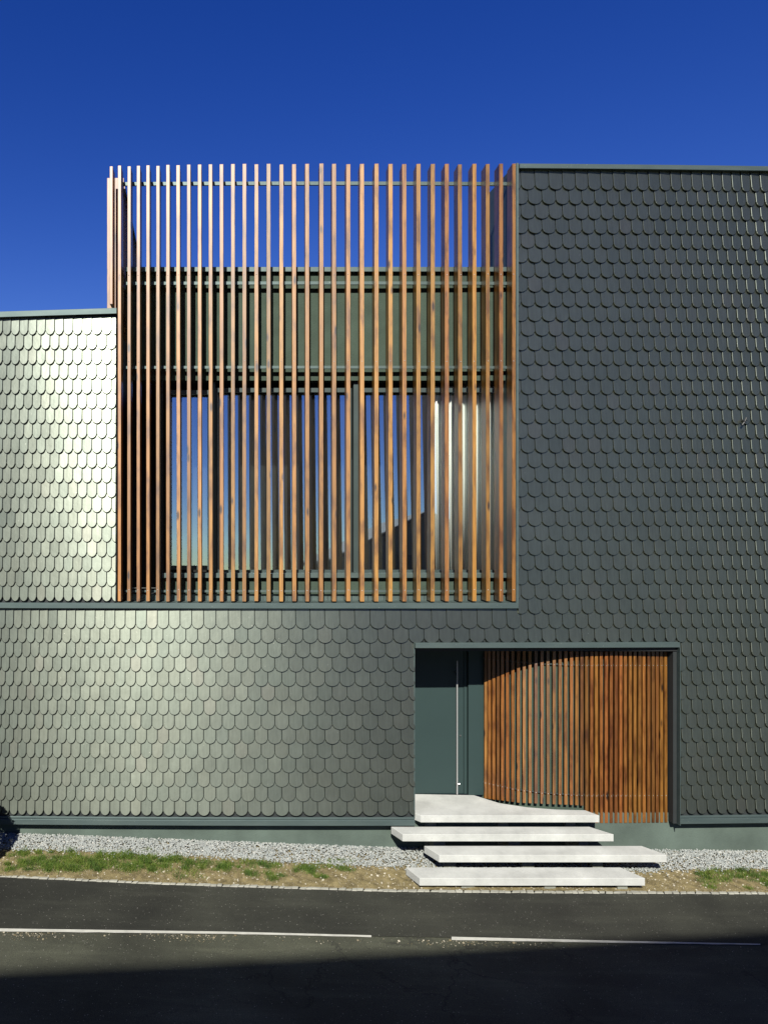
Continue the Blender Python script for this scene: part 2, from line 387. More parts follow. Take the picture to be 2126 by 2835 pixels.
# ico for stones
phi = (1 + 5 ** .5) / 2
ICO = np.array([(-1, phi, 0), (1, phi, 0), (-1, -phi, 0), (1, -phi, 0), (0, -1, phi), (0, 1, phi), (0, -1, -phi), (0, 1, -phi), (phi, 0, -1), (phi, 0, 1), (-phi, 0, -1), (-phi, 0, 1)]) / 1.9
ICF = np.array([(0, 11, 5), (0, 5, 1), (0, 1, 7), (0, 7, 10), (0, 10, 11), (1, 5, 9), (5, 11, 4), (11, 10, 2), (10, 7, 6), (7, 1, 8), (3, 9, 4), (3, 4, 2), (3, 2, 6), (3, 6, 8), (3, 8, 9), (4, 9, 5), (2, 4, 11), (6, 2, 10), (8, 6, 7), (9, 8, 1)])
def stones(name, m, P, size, tint, label, flat=.75):
    n = len(P)
    sc = size[:, None, None] * rng.uniform(.55, 1.25, (n, 1, 3)); jit = rng.uniform(.72, 1.2, (n, 12, 1))
    v = ICO[None] * jit * sc
    a = rng.uniform(0, 6.28, n); ca, sa = np.cos(a), np.sin(a); b2 = rng.uniform(-.9, .9, n); cb, sb = np.cos(b2), np.sin(b2)
    x, y, z = v[..., 0], v[..., 1], v[..., 2]
    y, z = y * cb[:, None] - z * sb[:, None], (y * sb[:, None] + z * cb[:, None]) * flat
    x, y = x * ca[:, None] - y * sa[:, None], x * sa[:, None] + y * ca[:, None]
    v = np.stack([x, y, z], -1) + P[:, None]
    f = (ICF[None] + (np.arange(n) * 12)[:, None, None]).reshape(-1, 3)
    o = big_mesh(name, m, v.reshape(-1, 3), f, np.repeat(tint, 12)); return tag(o, label, kind='stuff')
gx_ = [cg(k / 600) for k in range(601)]; ggx = np.array([p[0] for p in gx_]); ggy = np.array([p[1] for p in gx_])
P = []
while len(P) < 27000:
    X = random.uniform(-3.4, 10.6); e = float(np.interp(X, ggx, ggy)) + .035 * noise.noise(Vector((X * 3, 1, 0))) + .02 * noise.noise(Vector((X * 11, 1, 0)))
    Y = random.uniform(e - .01, .1)
    if random.random() < .03: Y = e - abs(random.gauss(0, .05))
    t_ = (Y - e) / (.1 - e); P.append((X, Y, G(X, Y) + .012 + .03 * min(max(t_, 0), 1) + random.uniform(-.006, .012)))
P = np.array(P)
stones('gravel', M['stone'], P, rng.uniform(.008, .0155, len(P)), np.clip(rng.normal(.5, .22, len(P)), 0, 1), 'grey white crushed limestone gravel along the foot of the wall')
P = []
for _ in range(17000):
    X = random.uniform(-3.2, 9.0); e0 = float(np.interp(X, ggx, ggy)); e1 = float(np.interp(X, px_, py_)); Y = random.uniform(e1, e0); P.append((X, Y, G(X, Y) + .002))
P = np.array(P); sz = rng.uniform(.0025, .0062, len(P)) * (1 + 2.0 * (rng.random(len(P)) < .06))
stones('soil_pebbles', M['pebble'], P, sz, np.clip(rng.normal(.5, .3, len(P)) + (sz > .01) * .4, 0, 1), 'small stones scattered over the brown soil strip')
# debris along the white line
P = []
for _ in range(520):
    x = random.choice([random.uniform(-100, 2100), random.gauss(540, 60), random.gauss(80, 45), random.gauss(1330, 90)]); y = float(np.interp(x, *zip(*walk_out))) + 8 + abs(random.gauss(0, 9))
    X, Y = on_ground(x, y); P.append((X, Y, G(X, Y) + .003))
P = np.array(P); sz = rng.uniform(.003, .008, len(P)) * (1 + 1.2 * (rng.random(len(P)) < .06))
stones('road_grit', M['pebble'], P, sz, np.clip(rng.normal(.7, .25, len(P)), 0, 1), 'loose grit and small stones lying along the white edge line')
# grass and weeds
cl = []
for _ in range(290):
    r = random.random()
    if r < .55: x = random.uniform(20, 430); y = random.uniform(2358, 2412)
    elif r < .82: x = random.uniform(380, 900); y = np.interp(x, [380, 900], [2375, 2396]) + abs(random.gauss(0, 20))
    elif r < .87: x = random.uniform(880, 980); y = random.uniform(2385, 2440)
    else: x = random.uniform(1930, 2200); y = random.uniform(2410, 2462)
    if y > float(np.interp(x, *zip(*kerb_in))) - 6: continue
    X, Y = on_ground(x, y); cl.append((X, Y, random.uniform(.02, .07), random.randint(70, 230)))
bx0, by0 = [], []
vv = []; tt = []
for (X, Y, rad, n) in cl:
    hgt = random.uniform(.016, .05); tb = random.uniform(.25, .85)
    for _ in range(n):
        px0 = X + random.gauss(0, rad); py0 = Y + random.gauss(0, rad * .75); a = random.uniform(0, 6.28); h = hgt * random.uniform(.5, 1.5); ln = h * random.uniform(.2, 1.3); wd = random.uniform(.0015, .0035)
        z = G(px0, py0) + .002; ca, sa = math.cos(a), math.sin(a)
        vv += [(px0 - sa * wd, py0 + ca * wd, z), (px0 + sa * wd, py0 - ca * wd, z), (px0 + ca * ln, py0 + sa * ln, z + h)]
        t0 = min(max(tb + random.gauss(0, .18), 0), 1); tt += [t0] * 3
vv = np.array(vv); o = big_mesh('grass', M['grass'], vv, np.arange(len(vv)).reshape(-1, 3), np.array(tt))
tag(o, 'patchy short green grass and weeds growing on the soil strip', kind='stuff')

# ---------------------------------------------------------------- shingles
ROWA = [16, 38.8, 62, 86, 109.7, 134, 159.5, 184.8, 210, 236, 264, 291, 318.6, 347, 376, 406, 436, 467.5, 498.7, 530.8, 563.7, 598, 632, 667.8, 704.5, 741, 779.4, 818, 858, 898.4, 939.3, 981, 1023.5, 1066, 1108.8, 1151.5, 1193.6, 1235, 1277, 1319.5, 1361, 1401, 1440, 1478.8, 1517.3, 1555, 1590.8, 1626, 1661, 1695, 1728.7, 1761.5, 1793, 1824, 1854, 1883, 1912, 1941, 1968.5, 1996, 2022.8, 2049, 2075, 2101, 2126]
for _ in range(30): ROWA.insert(0, ROWA[0] - 22.5)
for _ in range(34): ROWA.append(ROWA[-1] + 25)
ROWB = [(a + c2) / 2 for a, c2 in zip(ROWA, ROWA[1:])]
LFT = [8.4, 31.6, 54.9, 79, 102.5, 126.6, 152, 176.8, 202.5, 228, 255, 282.7, 309, 335]
for _ in range(30): LFT.insert(0, LFT[0] - 22.5)
LFTB = [(a + c2) / 2 for a, c2 in zip(LFT, LFT[1:])]
ARC = 12.5
def shingle_geo(x0, x1, tip, top, cl_, cr_, rnd):
    """outline in photo columns/rows on the facade; returns world verts/faces"""
    w = x1 - x0; yv = tip - ARC
    pts = []; n = 9
    arc = []
    for i in range(n + 1):
        s = -1 + 2 * i / n
        arc.append((x0 + .35 + (w - .7) * (s + 1) / 2, yv + ARC * (1 - s * s) ** .62))
    ring = [(x0 + .35, top)] + arc + [(x1 - .35, top)]
    ring = [(min(max(px, cl_), cr_), py) for px, py in ring]
    xc = .5 * (max(x0, cl_) + min(x1, cr_)); yaw = R(float(np.interp(xc, [0, 330, 1000, 2126], [-3.6, -2.3, .6, 6.2]))) + R(rnd.gauss(0, .3)); pit = rnd.gauss(0, .0014)
    if rnd.random() < .04: pit += rnd.uniform(0, .005)
    H = tip - top
    X = [fx(p[0]) for p in ring]; Xc = fx(xc)
    def dep(x, y):        # distance proud of the backing
        f_ = (y - top) / H
        return (.008 + .035 * f_) + pit * f_ - math.tan(yaw) * (x - Xc) 
    base = []; mid = []; top_ = []
    cx = xc; cy = .5 * (tip + top)
    ins = .88
    for (px_i, py_i), x in zip(ring, X):
        z = fz(py_i); y = bend(x)
        d = max(dep(x, py_i), .003)
        base.append((x, y + .002, z))
        mid.append((x, y - d + .0037, z))
        qx = px_i + (ins if px_i < cx - .5 else -ins if px_i > cx + .5 else 0); qy = py_i - (.25 if py_i > yv + .1 else 0)
        x2 = fx(qx); top_.append((x2, bend(x2) - max(dep(x2, qy), .003), fz(qy)))
    k = len(ring); vs = base + mid + top_; fs = []
    for i in range(k - 1):
        fs.append((i, i + 1, k + i + 1, k + i)); fs.append((k + i, k + i + 1, 2 * k + i + 1, 2 * k + i))
    fs.append(tuple(range(2 * k, 3 * k)))
    return vs, fs, Xc, fz(tip)
def shingle_field(parent, rows, seed):
    rnd = random.Random(seed); items = []
    for (tip, top, edges, lo, hi) in rows:
        for a, b_ in zip(edges, edges[1:]):
            if b_ <= lo + 1.5 or a >= hi - 1.5: continue
            vs, fs, Xc, zt = shingle_geo(a, b_, tip, top, lo + .3, hi - .3, rnd)
            t_ = min(max(rnd.gauss(.5, .22) + (rnd.random() < .05) * rnd.choice([-.4, .4]), 0), 1)
            vis = a > -20 and b_ < 2140
            w = min(b_, hi) - max(a, lo); items.append((w if vis else -1, vs, fs, t_))
    order = sorted(range(len(items)), key=lambda i: -items[i][0]); keep = set(i for i in order[:300] if items[i][0] > 0)
    rest = MB()
    for i, (w, vs, fs, t_) in enumerate(items):
        if i in keep:
            b = MB(); b.add(vs, fs, t_); b.build('shingle', M['shingle'], parent)
        else: rest.add(vs, fs, t_)
    if rest.v: tag(rest.build('shingles', M['shingle'], parent), 'remaining scale shaped metal shingles of the same wall', kind='stuff')

P_LOW = 39.8
DOOR_L, DOOR_R, DOOR_T = 1147, 1870, 1776
TRIM_T, TRIM_B = 2263, 2284
ROOF_R, LEDGE_T, LEDGE_B = 458, 1669, 1684
SCR_L, SCR_R = 323, 1431
EDGE_L, EDGE_R = -640, 2760
# ---- low wall
low = thing('shingle_wall', (fx(560), 0, fz(TRIM_B)), 'broad lower wall of grey-green fish-scale shingles left of the entrance, bright on its left', 'wall')
part('wall_core', M['dark'], low, (fx(EDGE_L), fx(DOOR_L), .001, .34, fz(TRIM_B), fz(1680)), n=24, bent=True)
part('wall_core', M['dark'], low, (fx(DOOR_L), fx(SCR_R), .001, .34, fz(DOOR_T + 1), fz(1680)), n=8, bent=True)
rows = []
for k in range(14):
    tip = 1739.7 + P_LOW * k; top = max(tip - P_LOW - ARC - 5, 1682)
    E = ROWA if k % 2 == 0 else ROWB
    hi = 1420 if tip < 1780 else DOOR_L
    if tip < 1780:   # these rows run on into the tall wall without a joint
        E2 = [e for e in E if e < 1421 + (0 if k % 2 == 0 else 0)]; rows.append((tip, top, E2, EDGE_L, 1e4))
    else: rows.append((tip, top, E, EDGE_L, hi))
JOIN = {0: max(e for e in ROWA if e < 1421), 1: max(e for e in ROWB if e < 1421)}
shingle_field(low, rows, 1)
part('sill_trim', M['trim'], low, (fx(EDGE_L), fx(DOOR_L) - .004, -.05, .05, fz(TRIM_B), fz(TRIM_T + 6)), n=24, bent=True, bevel=.003)
part('drip_strip', M['trim'], low, (fx(EDGE_L), fx(DOOR_L) - .004, -.030, .05, fz(TRIM_T + 6) + .001, fz(TRIM_T)), n=24, bent=True, bevel=.004)
part('ledge_trim', M['trim'], low, (fx(EDGE_L), fx(SCR_R), -.062, .3, fz(LEDGE_B), fz(LEDGE_T)), n=30, bent=True, bevel=.003)
part('corner_trim', M['trim'], low, (fx(DOOR_L - 3.2), fx(DOOR_L) + .001, -.034, .06, fz(TRIM_T) + .002, fz(DOOR_T) - .001), bent=True, bevel=.002)
# ---- left upper wall
lef = thing('shingle_wall', (fx(160), 0, fz(LEDGE_T)), 'left wing wall of narrow pale shingles below a sloping roof edge, beside the timber screen', 'wall')
part('wall_core', M['dark'], lef, (fx(EDGE_L), fx(SCR_L), .001, .34, fz(LEDGE_T), fz(872)), n=10, bent=True)
rows = []
for k in range(19):
    tip = 1664.5 - 41.05 * k; top = max(tip - 41.05 - ARC - 5, 874)
    rows.append((tip, top, LFT if k % 2 == 0 else LFTB, EDGE_L, SCR_L - 1.5))
shingle_field(lef, rows, 2)
b = MB()
xs = [fx(x) for x in np.linspace(EDGE_L, SCR_L + 1, 12)]; vs = []; fs = []
for x in xs:
    yb = bend(x); zt = fz(854 + (SCR_L - (x * 185 + 535)) * .026); vs += [(x, -.07 + yb, zt - .085), (x, .34 + yb, zt - .085), (x, .34 + yb, zt), (x, -.07 + yb, zt)]
for i in range(len(xs) - 1):
    for k in range(4): fs.append((4 * i + k, 4 * i + (k + 1) % 4, 4 * i + 4 + (k + 1) % 4, 4 * i + 4 + k))
fs += [(0, 1, 2, 3), tuple(4 * (len(xs) - 1) + k for k in (0, 1, 2, 3))]
b.add(vs, fs); b.build('roof_edge', M['trim'], lef, bevel=.003)
part('roof_deck', M['dark'], lef, (fx(EDGE_L), fx(SCR_L) - .02, .345, 5.5, fz(884), fz(872)))
part('side_wall', M['dark'], lef, (fx(SCR_L) - .04, fx(SCR_L) - .005, .33, 5.5, fz(LEDGE_T) - .1, fz(885)))
# screws along the top row
# ---- tall wall
tal = thing('shingle_wall', (fx(2000), 0, fz(TRIM_B)), 'tall dark wall of fish-scale shingles on the right, rising from the plinth to the roofline', 'wall')
part('wall_core', M['dark'], tal, (fx(SCR_R), fx(EDGE_R), .001, .5, fz(DOOR_T + 1), fz(462)), n=16, bent=True)
part('wall_core', M['dark'], tal, (fx(DOOR_R), fx(EDGE_R), .001, .5, fz(TRIM_B), fz(DOOR_T + 1)), n=12, bent=True)
rows = []
for k in range(14):
    tip = 1739.7 + P_LOW * k; top = tip - P_LOW - ARC - 5; E = ROWA if k % 2 == 0 else ROWB
    if tip < 1780: rows.append((tip, top, [e for e in E if e >= JOIN[k % 2]], -1e4, EDGE_R))
    else: rows.append((tip, top, E, DOOR_R + 1, EDGE_R))
for k in range(1, 31):
    tip = 1739.7 - 40.5 * k; top = max(tip - 40.5 - ARC - 5, 464); E = ROWA if k % 2 == 0 else ROWB
    rows.append((tip, top, E, SCR_R + 1.5, EDGE_R))
shingle_field(tal, rows, 3)
part('roof_edge', M['trim'], tal, (fx(SCR_R) + .01, fx(EDGE_R), -.075, .6, fz(469), fz(456)), n=16, bent=True, bevel=.003)
part('edge_flashing', M['trim'], tal, (fx(SCR_R) - .03, fx(SCR_R) + .008, -.045, 1.0, fz(LEDGE_B), fz(452)), bent=True, bevel=.002)
part('sill_trim', M['trim'], tal, (fx(DOOR_R) + .004, fx(EDGE_R), -.05, .05, fz(TRIM_B), fz(TRIM_T + 6)), n=12, bent=True, bevel=.003)
part('drip_strip', M['trim'], tal, (fx(DOOR_R) + .004, fx(EDGE_R), -.030, .05, fz(TRIM_T + 6) + .001, fz(TRIM_T)), n=12, bent=True, bevel=.004)
# small dark hook on the tall wall
X, Z = fx(2051), fz(1166); yb = bend(X) - .075
b = MB()
def stick(b, a, c_, r):
    a, c_ = Vector(a), Vector(c_); d = (c_ - a).normalized(); q = d.to_track_quat('Z', 'Y'); vs = []
    for e in (a, c_):
        for k in range(6): vs.append(e + q @ Vector((r * math.cos(k * 1.047), r * math.sin(k * 1.047), 0)))
    b.add(vs, [(k, (k + 1) % 6, 6 + (k + 1) % 6, 6 + k) for k in range(6)] + [(5, 4, 3, 2, 1, 0), (6, 7, 8, 9, 10, 11)])
stick(b, (X + .03, yb, Z + .055), (X + .005, yb, Z + .0), .012); stick(b, (X + .005, yb, Z), (X - .035, yb, Z - .055), .013)
stick(b, (X - .035, yb, Z + .02), (X + .005, yb, Z - .005), .014); stick(b, (X + .005, yb, Z), (X + .012, yb + .05, Z), .006); stick(b, (X + .02, yb, Z + .03), (X + .045, yb, Z + .015), .006)
tag(b.build('wall_hook', M['black']), 'small black bent hook fixed high on the dark shingles near the right edge', 'hook')

# ---------------------------------------------------------------- loggia behind the timber screen
GW = .36
log = thing('upper_storey', (fx(900), .4, fz(LEDGE_T)), 'plastered upper storey with three wide windows set behind the timber screen', 'building')
zx = lambda x, g: gx(x, g)
WL = zx(452, GW); WR = fx(SCR_R) - .035
part('plaster_band', M['plaster'], log, (WL, WR, GW, GW + .2, fz(1053, GW), fz(752, GW)), n=1)
part('plaster_band', M['plaster'], log, (zx(349, GW), WL - .002, GW, GW + .2, fz(1053, GW), fz(752, GW)))
part('parapet_coping', M['trim'], log, (zx(347, .3), WR, .30, GW + .6, fz(751, .3), fz(738, .3)), bevel=.003)
part('plaster_band', M['plaster'], log, (WL, WR, GW, GW + .24, fz(LEDGE_T, GW) + .001, fz(1601, GW)))
part('window_sill', M['trim'], log, (WL - .02, WR, .285, GW + .22, fz(1600, .3), fz(1587, .3)), bevel=.003)
b = MB(); x = zx(350, .34)
while x < WR - .12: b.box(x, x + .118, .322, .352, fz(LEDGE_T, .34) + .002, fz(1645, .34)); x += .124
b.build('base_cladding', M['trim'], log)['kind'] = 'stuff'
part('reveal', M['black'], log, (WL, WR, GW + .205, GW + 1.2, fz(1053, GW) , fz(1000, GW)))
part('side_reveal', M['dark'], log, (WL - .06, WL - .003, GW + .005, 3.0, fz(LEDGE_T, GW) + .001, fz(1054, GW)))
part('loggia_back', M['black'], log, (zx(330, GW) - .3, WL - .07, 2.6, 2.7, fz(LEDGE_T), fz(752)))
part('loggia_floor', M['dark'], log, (fx(SCR_L) + .001, WL - .07, .305, 2.6, fz(1690), fz(1672)))
part('roof_deck', M['dark'], log, (fx(SCR_L) + .001, WR, .62, 5.5, fz(790), fz(760)))
GG = .47
def window(x0, x1, y0, y1, w=.035, fw=1):
    a, c_ = zx(x0, GG), zx(x1, GG); z0, z1 = fz(y1, GG), fz(y0, GG)
    fr = MB(); fr.box(a, c_, GG - .03, GG + .05, z1 - w, z1 + .03); fr.box(a, c_, GG - .03, GG + .05, z0 - .03, z0 + w)
    fr.box(a, a + w, GG - .032, GG + .048, z0 + w, z1 - w); fr.box(c_ - w, c_, GG - .032, GG + .048, z0 + w, z1 - w)
    f = fr.build('window', M['frame'], log); f['_w'] = log['_w']
    t = .038    # the panes lean back a little
    h = z1 - z0; b = MB(); e = .006; y0_ = GG + .002
    vs = [(a + w, y0_, z0 + w), (c_ - w, y0_, z0 + w), (c_ - w, y0_ + t * h * .9, z1 - w), (a + w, y0_ + t * h * .9, z1 - w)]
    vs += [(p[0], p[1] + .02, p[2]) for p in vs]
    b.add(vs, [(0, 1, 2, 3), (7, 6, 5, 4), (0, 4, 5, 1), (1, 5, 6, 2), (2, 6, 7, 3), (3, 7, 4, 0)])
    p = b.build('pane', M['glass'], None); base = Vector(log['_w'])
    for v in p.data.vertices: v.co -= base
    p.parent = f
    return f
def fix_child(o): pass
window(462, 583, 1086, 1572); window(597, 972, 1080, 1584); window(992, 1398, 1080, 1584)
part('mullion', M['trim'], log, (zx(586.5, .44), zx(596, .52), .42, .52, fz(1587, .5), fz(1060, .5)), bevel=.003)
part('mullion', M['frame'], log, (zx(975, .52), zx(991, .52), .42, .52, fz(1587, .5), fz(1060, .5)), bevel=.003)
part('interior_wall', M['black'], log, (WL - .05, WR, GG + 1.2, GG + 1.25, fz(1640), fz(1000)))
b = MB(); n = 150; xa_, xb_ = zx(1190, GG + .1), zx(1396, GG + .1); vs = []
for i in range(n + 1):
    x = xa_ + (xb_ - xa_) * i / n; y = GG + .14 + .025 * math.sin(x * 62 + 1.5 * math.sin(x * 9)) + .01 * math.sin(x * 131)
    vs += [(x, y, fz(1610)), (x, y, fz(1050))]
b.add(vs, [(2 * i, 2 * i + 2, 2 * i + 3, 2 * i + 1) for i in range(n)])
o = b.build('glare_sheet', M['glare_sheet'], smooth=True)  # added sheet, stands in for sun glare seen between the slats
md = o.modifiers.new('thickness', 'SOLIDIFY'); md.thickness = .003
tag(o, 'white folded sheet added behind the right end of the windows in place of sun glare', 'glare_sheet')

# ---------------------------------------------------------------- timber screen
scr = thing('timber_screen', (fx(870), 0, fz(1665)), 'tall screen of upright orange-brown timber slats in front of the upper windows', 'screen')
SX = [331, 357, 383, 410, 437, 465, 494.5, 523, 553, 583.5, 613.5, 645, 676, 709.5, 743.4, 778.2, 814.4, 850.5, 888.5, 924.7, 963.6, 1002, 1041, 1080, 1119, 1157.5, 1196.4, 1236, 1274, 1312, 1350, 1386, 1421]
SD = .25
def slat_mesh(name, w, d, h, m):
    b = MB(); b.box(-w / 2, w / 2, 0, d, 0, h); me_o = b.build(name, m, bevel=.0025); me = me_o.data; bpy.data.objects.remove(me_o); return me
screws = MB()
def screw(b, x, y, z, r=.0065):
    vs = [(x + r * math.cos(k * .785), y, z + r * math.sin(k * .785)) for k in range(8)] + [(x, y - .004, z)]
    b.add(vs, [(k, (k + 1) % 8, 8) for k in range(8)])
meshes = {}
base = Vector(scr['_w'])
def slat(parent, me, x, y, z, rz):
    o = bpy.data.objects.new('slat', me); COL.objects.link(o); o.parent = parent; o.location = Vector((x, y, z)) - Vector(parent['_w']); o.rotation_euler = (random.gauss(0, .0007), random.gauss(0, .0007), rz); return o
for i, x in enumerate(SX):
    wpx = float(np.interp(x, [310, 700, 1000, 1200, 1422], [8.6, 10.6, 11.4, 11.2, 10.2])); w = round(wpx / 185, 3)
    topy = float(np.interp(x, [331, 700, 1422], [458, 454.5, 452])) + random.uniform(-1, 1); bot = 1665 + random.uniform(-.7, .7)
    h = round(fz(topy) - fz(bot), 2)
    key = (w, h)
    if key not in meshes: meshes[key] = slat_mesh('slat', w, SD, h, M['wood'])
    rz = R(float(np.interp(x, [331, 1000, 1422], [-2.3, -5.6, -5.2])))
    X = fx(x); y = bend(X) - .02
    slat(scr, meshes[key], X, y, fz(bot), rz)
    for sy in (760, 1000, 1634): screw(screws, X + random.uniform(-.004, .004), y - .0015, fz(sy + random.uniform(-1.5, 1.5)))
me = slat_mesh('slat', .043, SD, fz(461) - fz(842), M['wood'])
slat(scr, me, fx(308.5), -.02, fz(842), R(-2))
# return run along the side
me = slat_mesh('slat', .05, .26, fz(461) - fz(849), M['wood'])
for k in range(21):
    o = slat(scr, me, -1.335, .43 + .205 * k, fz(846), R(-90)); 
o = screws.build('screws', M['screw'], scr); o['kind'] = 'stuff'; o['label'] = 'small steel screw heads on the slat fronts'
def rail(y0, y1, g=.245, x0=330):
    part('rail', M['trim'], scr, (zx(x0, g), fx(SCR_R) - .032, g, g + .03, fz(y1, g), fz(y0, g)), n=12, bent=True, bevel=.002)
rail(501, 511); rail(778, 787, x0=346); rail(1012, 1020, x0=346); rail(1634, 1640.5, x0=345)
part('rail', M['trim'], scr, (-1.06, -1.03, .25, 4.6, fz(511), fz(501)))
part('rail', M['trim'], scr, (-1.06, -1.03, .25, 4.6, fz(787), fz(778)))

# ---------------------------------------------------------------- entrance recess
RD = .83                                     # depth of the recess
lin_b = 1792
ent = thing('entrance_recess', (gx(1500), 0, fz(TRIM_B)), 'dark metal lined recess of the entrance with a teal lintel strip', 'porch')
part('lintel_trim', M['trim'], ent, (fx(DOOR_L) - .012, fx(DOOR_R) + .006, -.10, .02, fz(lin_b), fz(1778)), n=8, bent=True, bevel=.003)
part('soffit', M['black'], ent, (fx(DOOR_L) + .003, fx(DOOR_R) - .003, .022, RD + .3, fz(lin_b - 1), fz(1779)))
part('jamb_trim', M['trim'], ent, (fx(DOOR_R) - .003, fx(DOOR_R) + .005, -.048, .03, fz(TRIM_B), fz(1793)), bevel=.002)
part('shadow_header', M['black'], ent, (fx(DOOR_L) + .003, fx(DOOR_R) - .003, .023, .05, fz(1804), fz(1793)))  # dark strip added to lower the shadow edge on the door
part('jamb', M['door'], ent, (fx(DOOR_L) - .05, fx(DOOR_L) - .002, .10, RD + .1, fz(2300), fz(1780)))
part('jamb', M['dark'], ent, (fx(1860), fx(DOOR_R) + .002, -.03, RD + .1, fz(TRIM_B), fz(1780)), bent=True, bevel=.002)
# curved backing panel behind the door slats: (photo column, depth)
ARCD = [(1340, .70), (1366, .60), (1394, .50), (1415, .42), (1437, .35), (1486, .245), (1537, .17), (1585, .12), (1630, .09), (1700, .08), (1870, .08)]
ax_, ad_ = [p[0] for p in ARCD], [p[1] for p in ARCD]
def arcd(x): return float(np.interp(x, ax_, ad_))
def backing(x0, x1, ytop, ybot, off, name, parent, m):
    vs = []; fs = []; n = 30; T = .03
    for i in range(n + 1):
        x = x0 + (x1 - x0) * i / n; g = arcd(x) + off; Xw = gx(x, g); yb = bend(Xw)
        for (dy, yy) in ((0, ybot), (T, ybot), (T, ytop), (0, ytop)): vs.append((Xw, g + dy + yb, fz(yy)))
    for i in range(n):
        for k in range(4): fs.append((4 * i + k, 4 * i + (k + 1) % 4, 4 * i + 4 + (k + 1) % 4, 4 * i + 4 + k))
    fs += [(0, 1, 2, 3), tuple(4 * n + k for k in (0, 1, 2, 3))]
    b = MB(); b.add(vs, fs); return b.build(name, m, parent, smooth=False)
backing(1336, 1872, 1780, 2285, .075, 'curved_panel', ent, M['plaster'])
dscr = thing('timber_screen', (fx(1600), 0, fz(2284)), 'curved screen of narrow reddish-brown slats beside the teal entrance door', 'screen')
CX = [537, 558, 582, 606.5, 632, 660, 689.5, 721, 754, 787.5, 821, 855.5, 890, 924, 957.5, 990, 1022, 1052, 1081, 1109.5, 1137, 1165, 1192.5, 1220, 1247.5, 1275, 1302.5, 1330, 1356.5, 1383, 1409.5, 1435.5, 1461.5, 1487, 1510.5, 1535.5, 1560]
ds = MB(); mcache = {}
for v in CX:
    x = 1080 + v / 2.023; g = arcd(x); Xw = gx(x, g); sl = (arcd(x + 12) - arcd(x - 12)) / (24 / 185)
    rot = math.atan(sl) if x > 1345 else math.atan((arcd(1370) - arcd(1345)) / (25 / 185))
    rot = max(rot, -.62)
    if v < 1100: bot_img = float(np.interp(v, [537, 635, 722, 925, 1022, 1081], [2213, 2219, 2225, 2230, 2232, 2234]))
    else: bot_img = 2283
    zb = HC + (1440 - bot_img) * (D + g) / F; zt = fz(1808 + 1.5 * g)
    h = round(zt - zb, 2)
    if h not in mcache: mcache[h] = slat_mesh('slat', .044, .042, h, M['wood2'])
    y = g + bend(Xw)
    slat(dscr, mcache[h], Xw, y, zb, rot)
    for yy in (1848, 2213):
        n_ = Vector((math.sin(rot), -math.cos(rot), 0)); p = Vector((Xw, y, fz(yy + 0))) + n_ * .002
        screw(ds, p.x, p.y, p.z, .005)
o = ds.build('screws', M['screw'], dscr); o['kind'] = 'stuff'; o['label'] = 'small steel screw heads on the slat fronts'
backing(1338, 1856, 1846, 1850, .045, 'rail', dscr, M['frame']); backing(1338, 1856, 2212, 2216, .045, 'rail', dscr, M['frame'])

door = thing('entrance_door', (gx(1220, RD), RD, fz(2224, RD)), 'smooth teal entrance door with a full-height thin steel pull bar', 'door')
zd0 = HC - 4.395 ; zd1 = fz(1780)
part('door_leaf', M['door'], door, (fx(DOOR_L) - .04, gx(1283, RD), RD, RD + .05, zd0, zd1), bevel=.002)
part('door_frame', M['door'], door, (gx(1283, RD) + .004, gx(1292, RD), RD - .012, RD + .05, zd0, zd1), bevel=.002)
part('side_panel', M['door'], door, (gx(1292, RD) + .006, gx(1352, RD), RD - .06, RD + .05, zd0, zd1), bevel=.002)
b = MB(); hx = gx(1265.5, RD - .07); stick(b, (hx, RD - .07, zd0 + .012), (hx, RD - .07, fz(1828, RD)), .011)
hnd = b.build('pull_bar', M['screw'], door)
b = MB(); 
for zz in (fz(2170, RD), fz(1860, RD)): stick(b, (hx, RD - .07, zz), (hx, RD + .002, zz), .008)
stick(b, (hx + .03, RD - .03, fz(2170, RD)), (hx + .055, RD - .03, fz(2170, RD) + .005), .014)
b.build('handle_bracket', M['steel'], door)
b = MB(); stick(b, (gx(1274, RD), RD - .012, fz(2037, RD)), (gx(1274, RD), RD + .002, fz(2037, RD)), .014); b.build('lock_cylinder', M['steel'], door)

# ---------------------------------------------------------------- plinth and steps
pl = thing('plinth_wall', (fx(1000), .1, .2), 'smooth green-grey concrete plinth along the foot of the building', 'wall')
part('plinth', M['plinth'], pl, (fx(EDGE_L), fx(EDGE_R), .09, .4, -.3, fz(2281)), n=24, bent=True)
part('plinth', M['plinth'], pl, (fx(1330), fx(DOOR_R) - .005, .09, .4, fz(2281), fz(2262)), n=8, bent=True)
steps = [  # label, height below camera, front depth, front x0,x1, back depth, back x0,x1
 ('top concrete slab of the entrance steps, reaching back to the teal door', 4.395, 11.42, 3.384, 6.036, None, 0, 0),
 ('second concrete slab from the top, its left end the furthest left of all the steps', 4.585, 11.20, 0, 0, 11.48, 0, 0),
 ('third concrete slab from the top, its right end the furthest right of all the steps', 4.757, 10.90, 0, 0, 11.21, 0, 0),
 ('lowest concrete slab of the entrance steps, next to the pavement edge', 4.922, 10.55, 0, 0, 10.88, 0, 0)]
COLS = [None, (1114.6, 1699, 1082.5, 1631), (1216, 1846, 1174, 1776), (1161.6, 1786, 1123.5, 1717.6)]
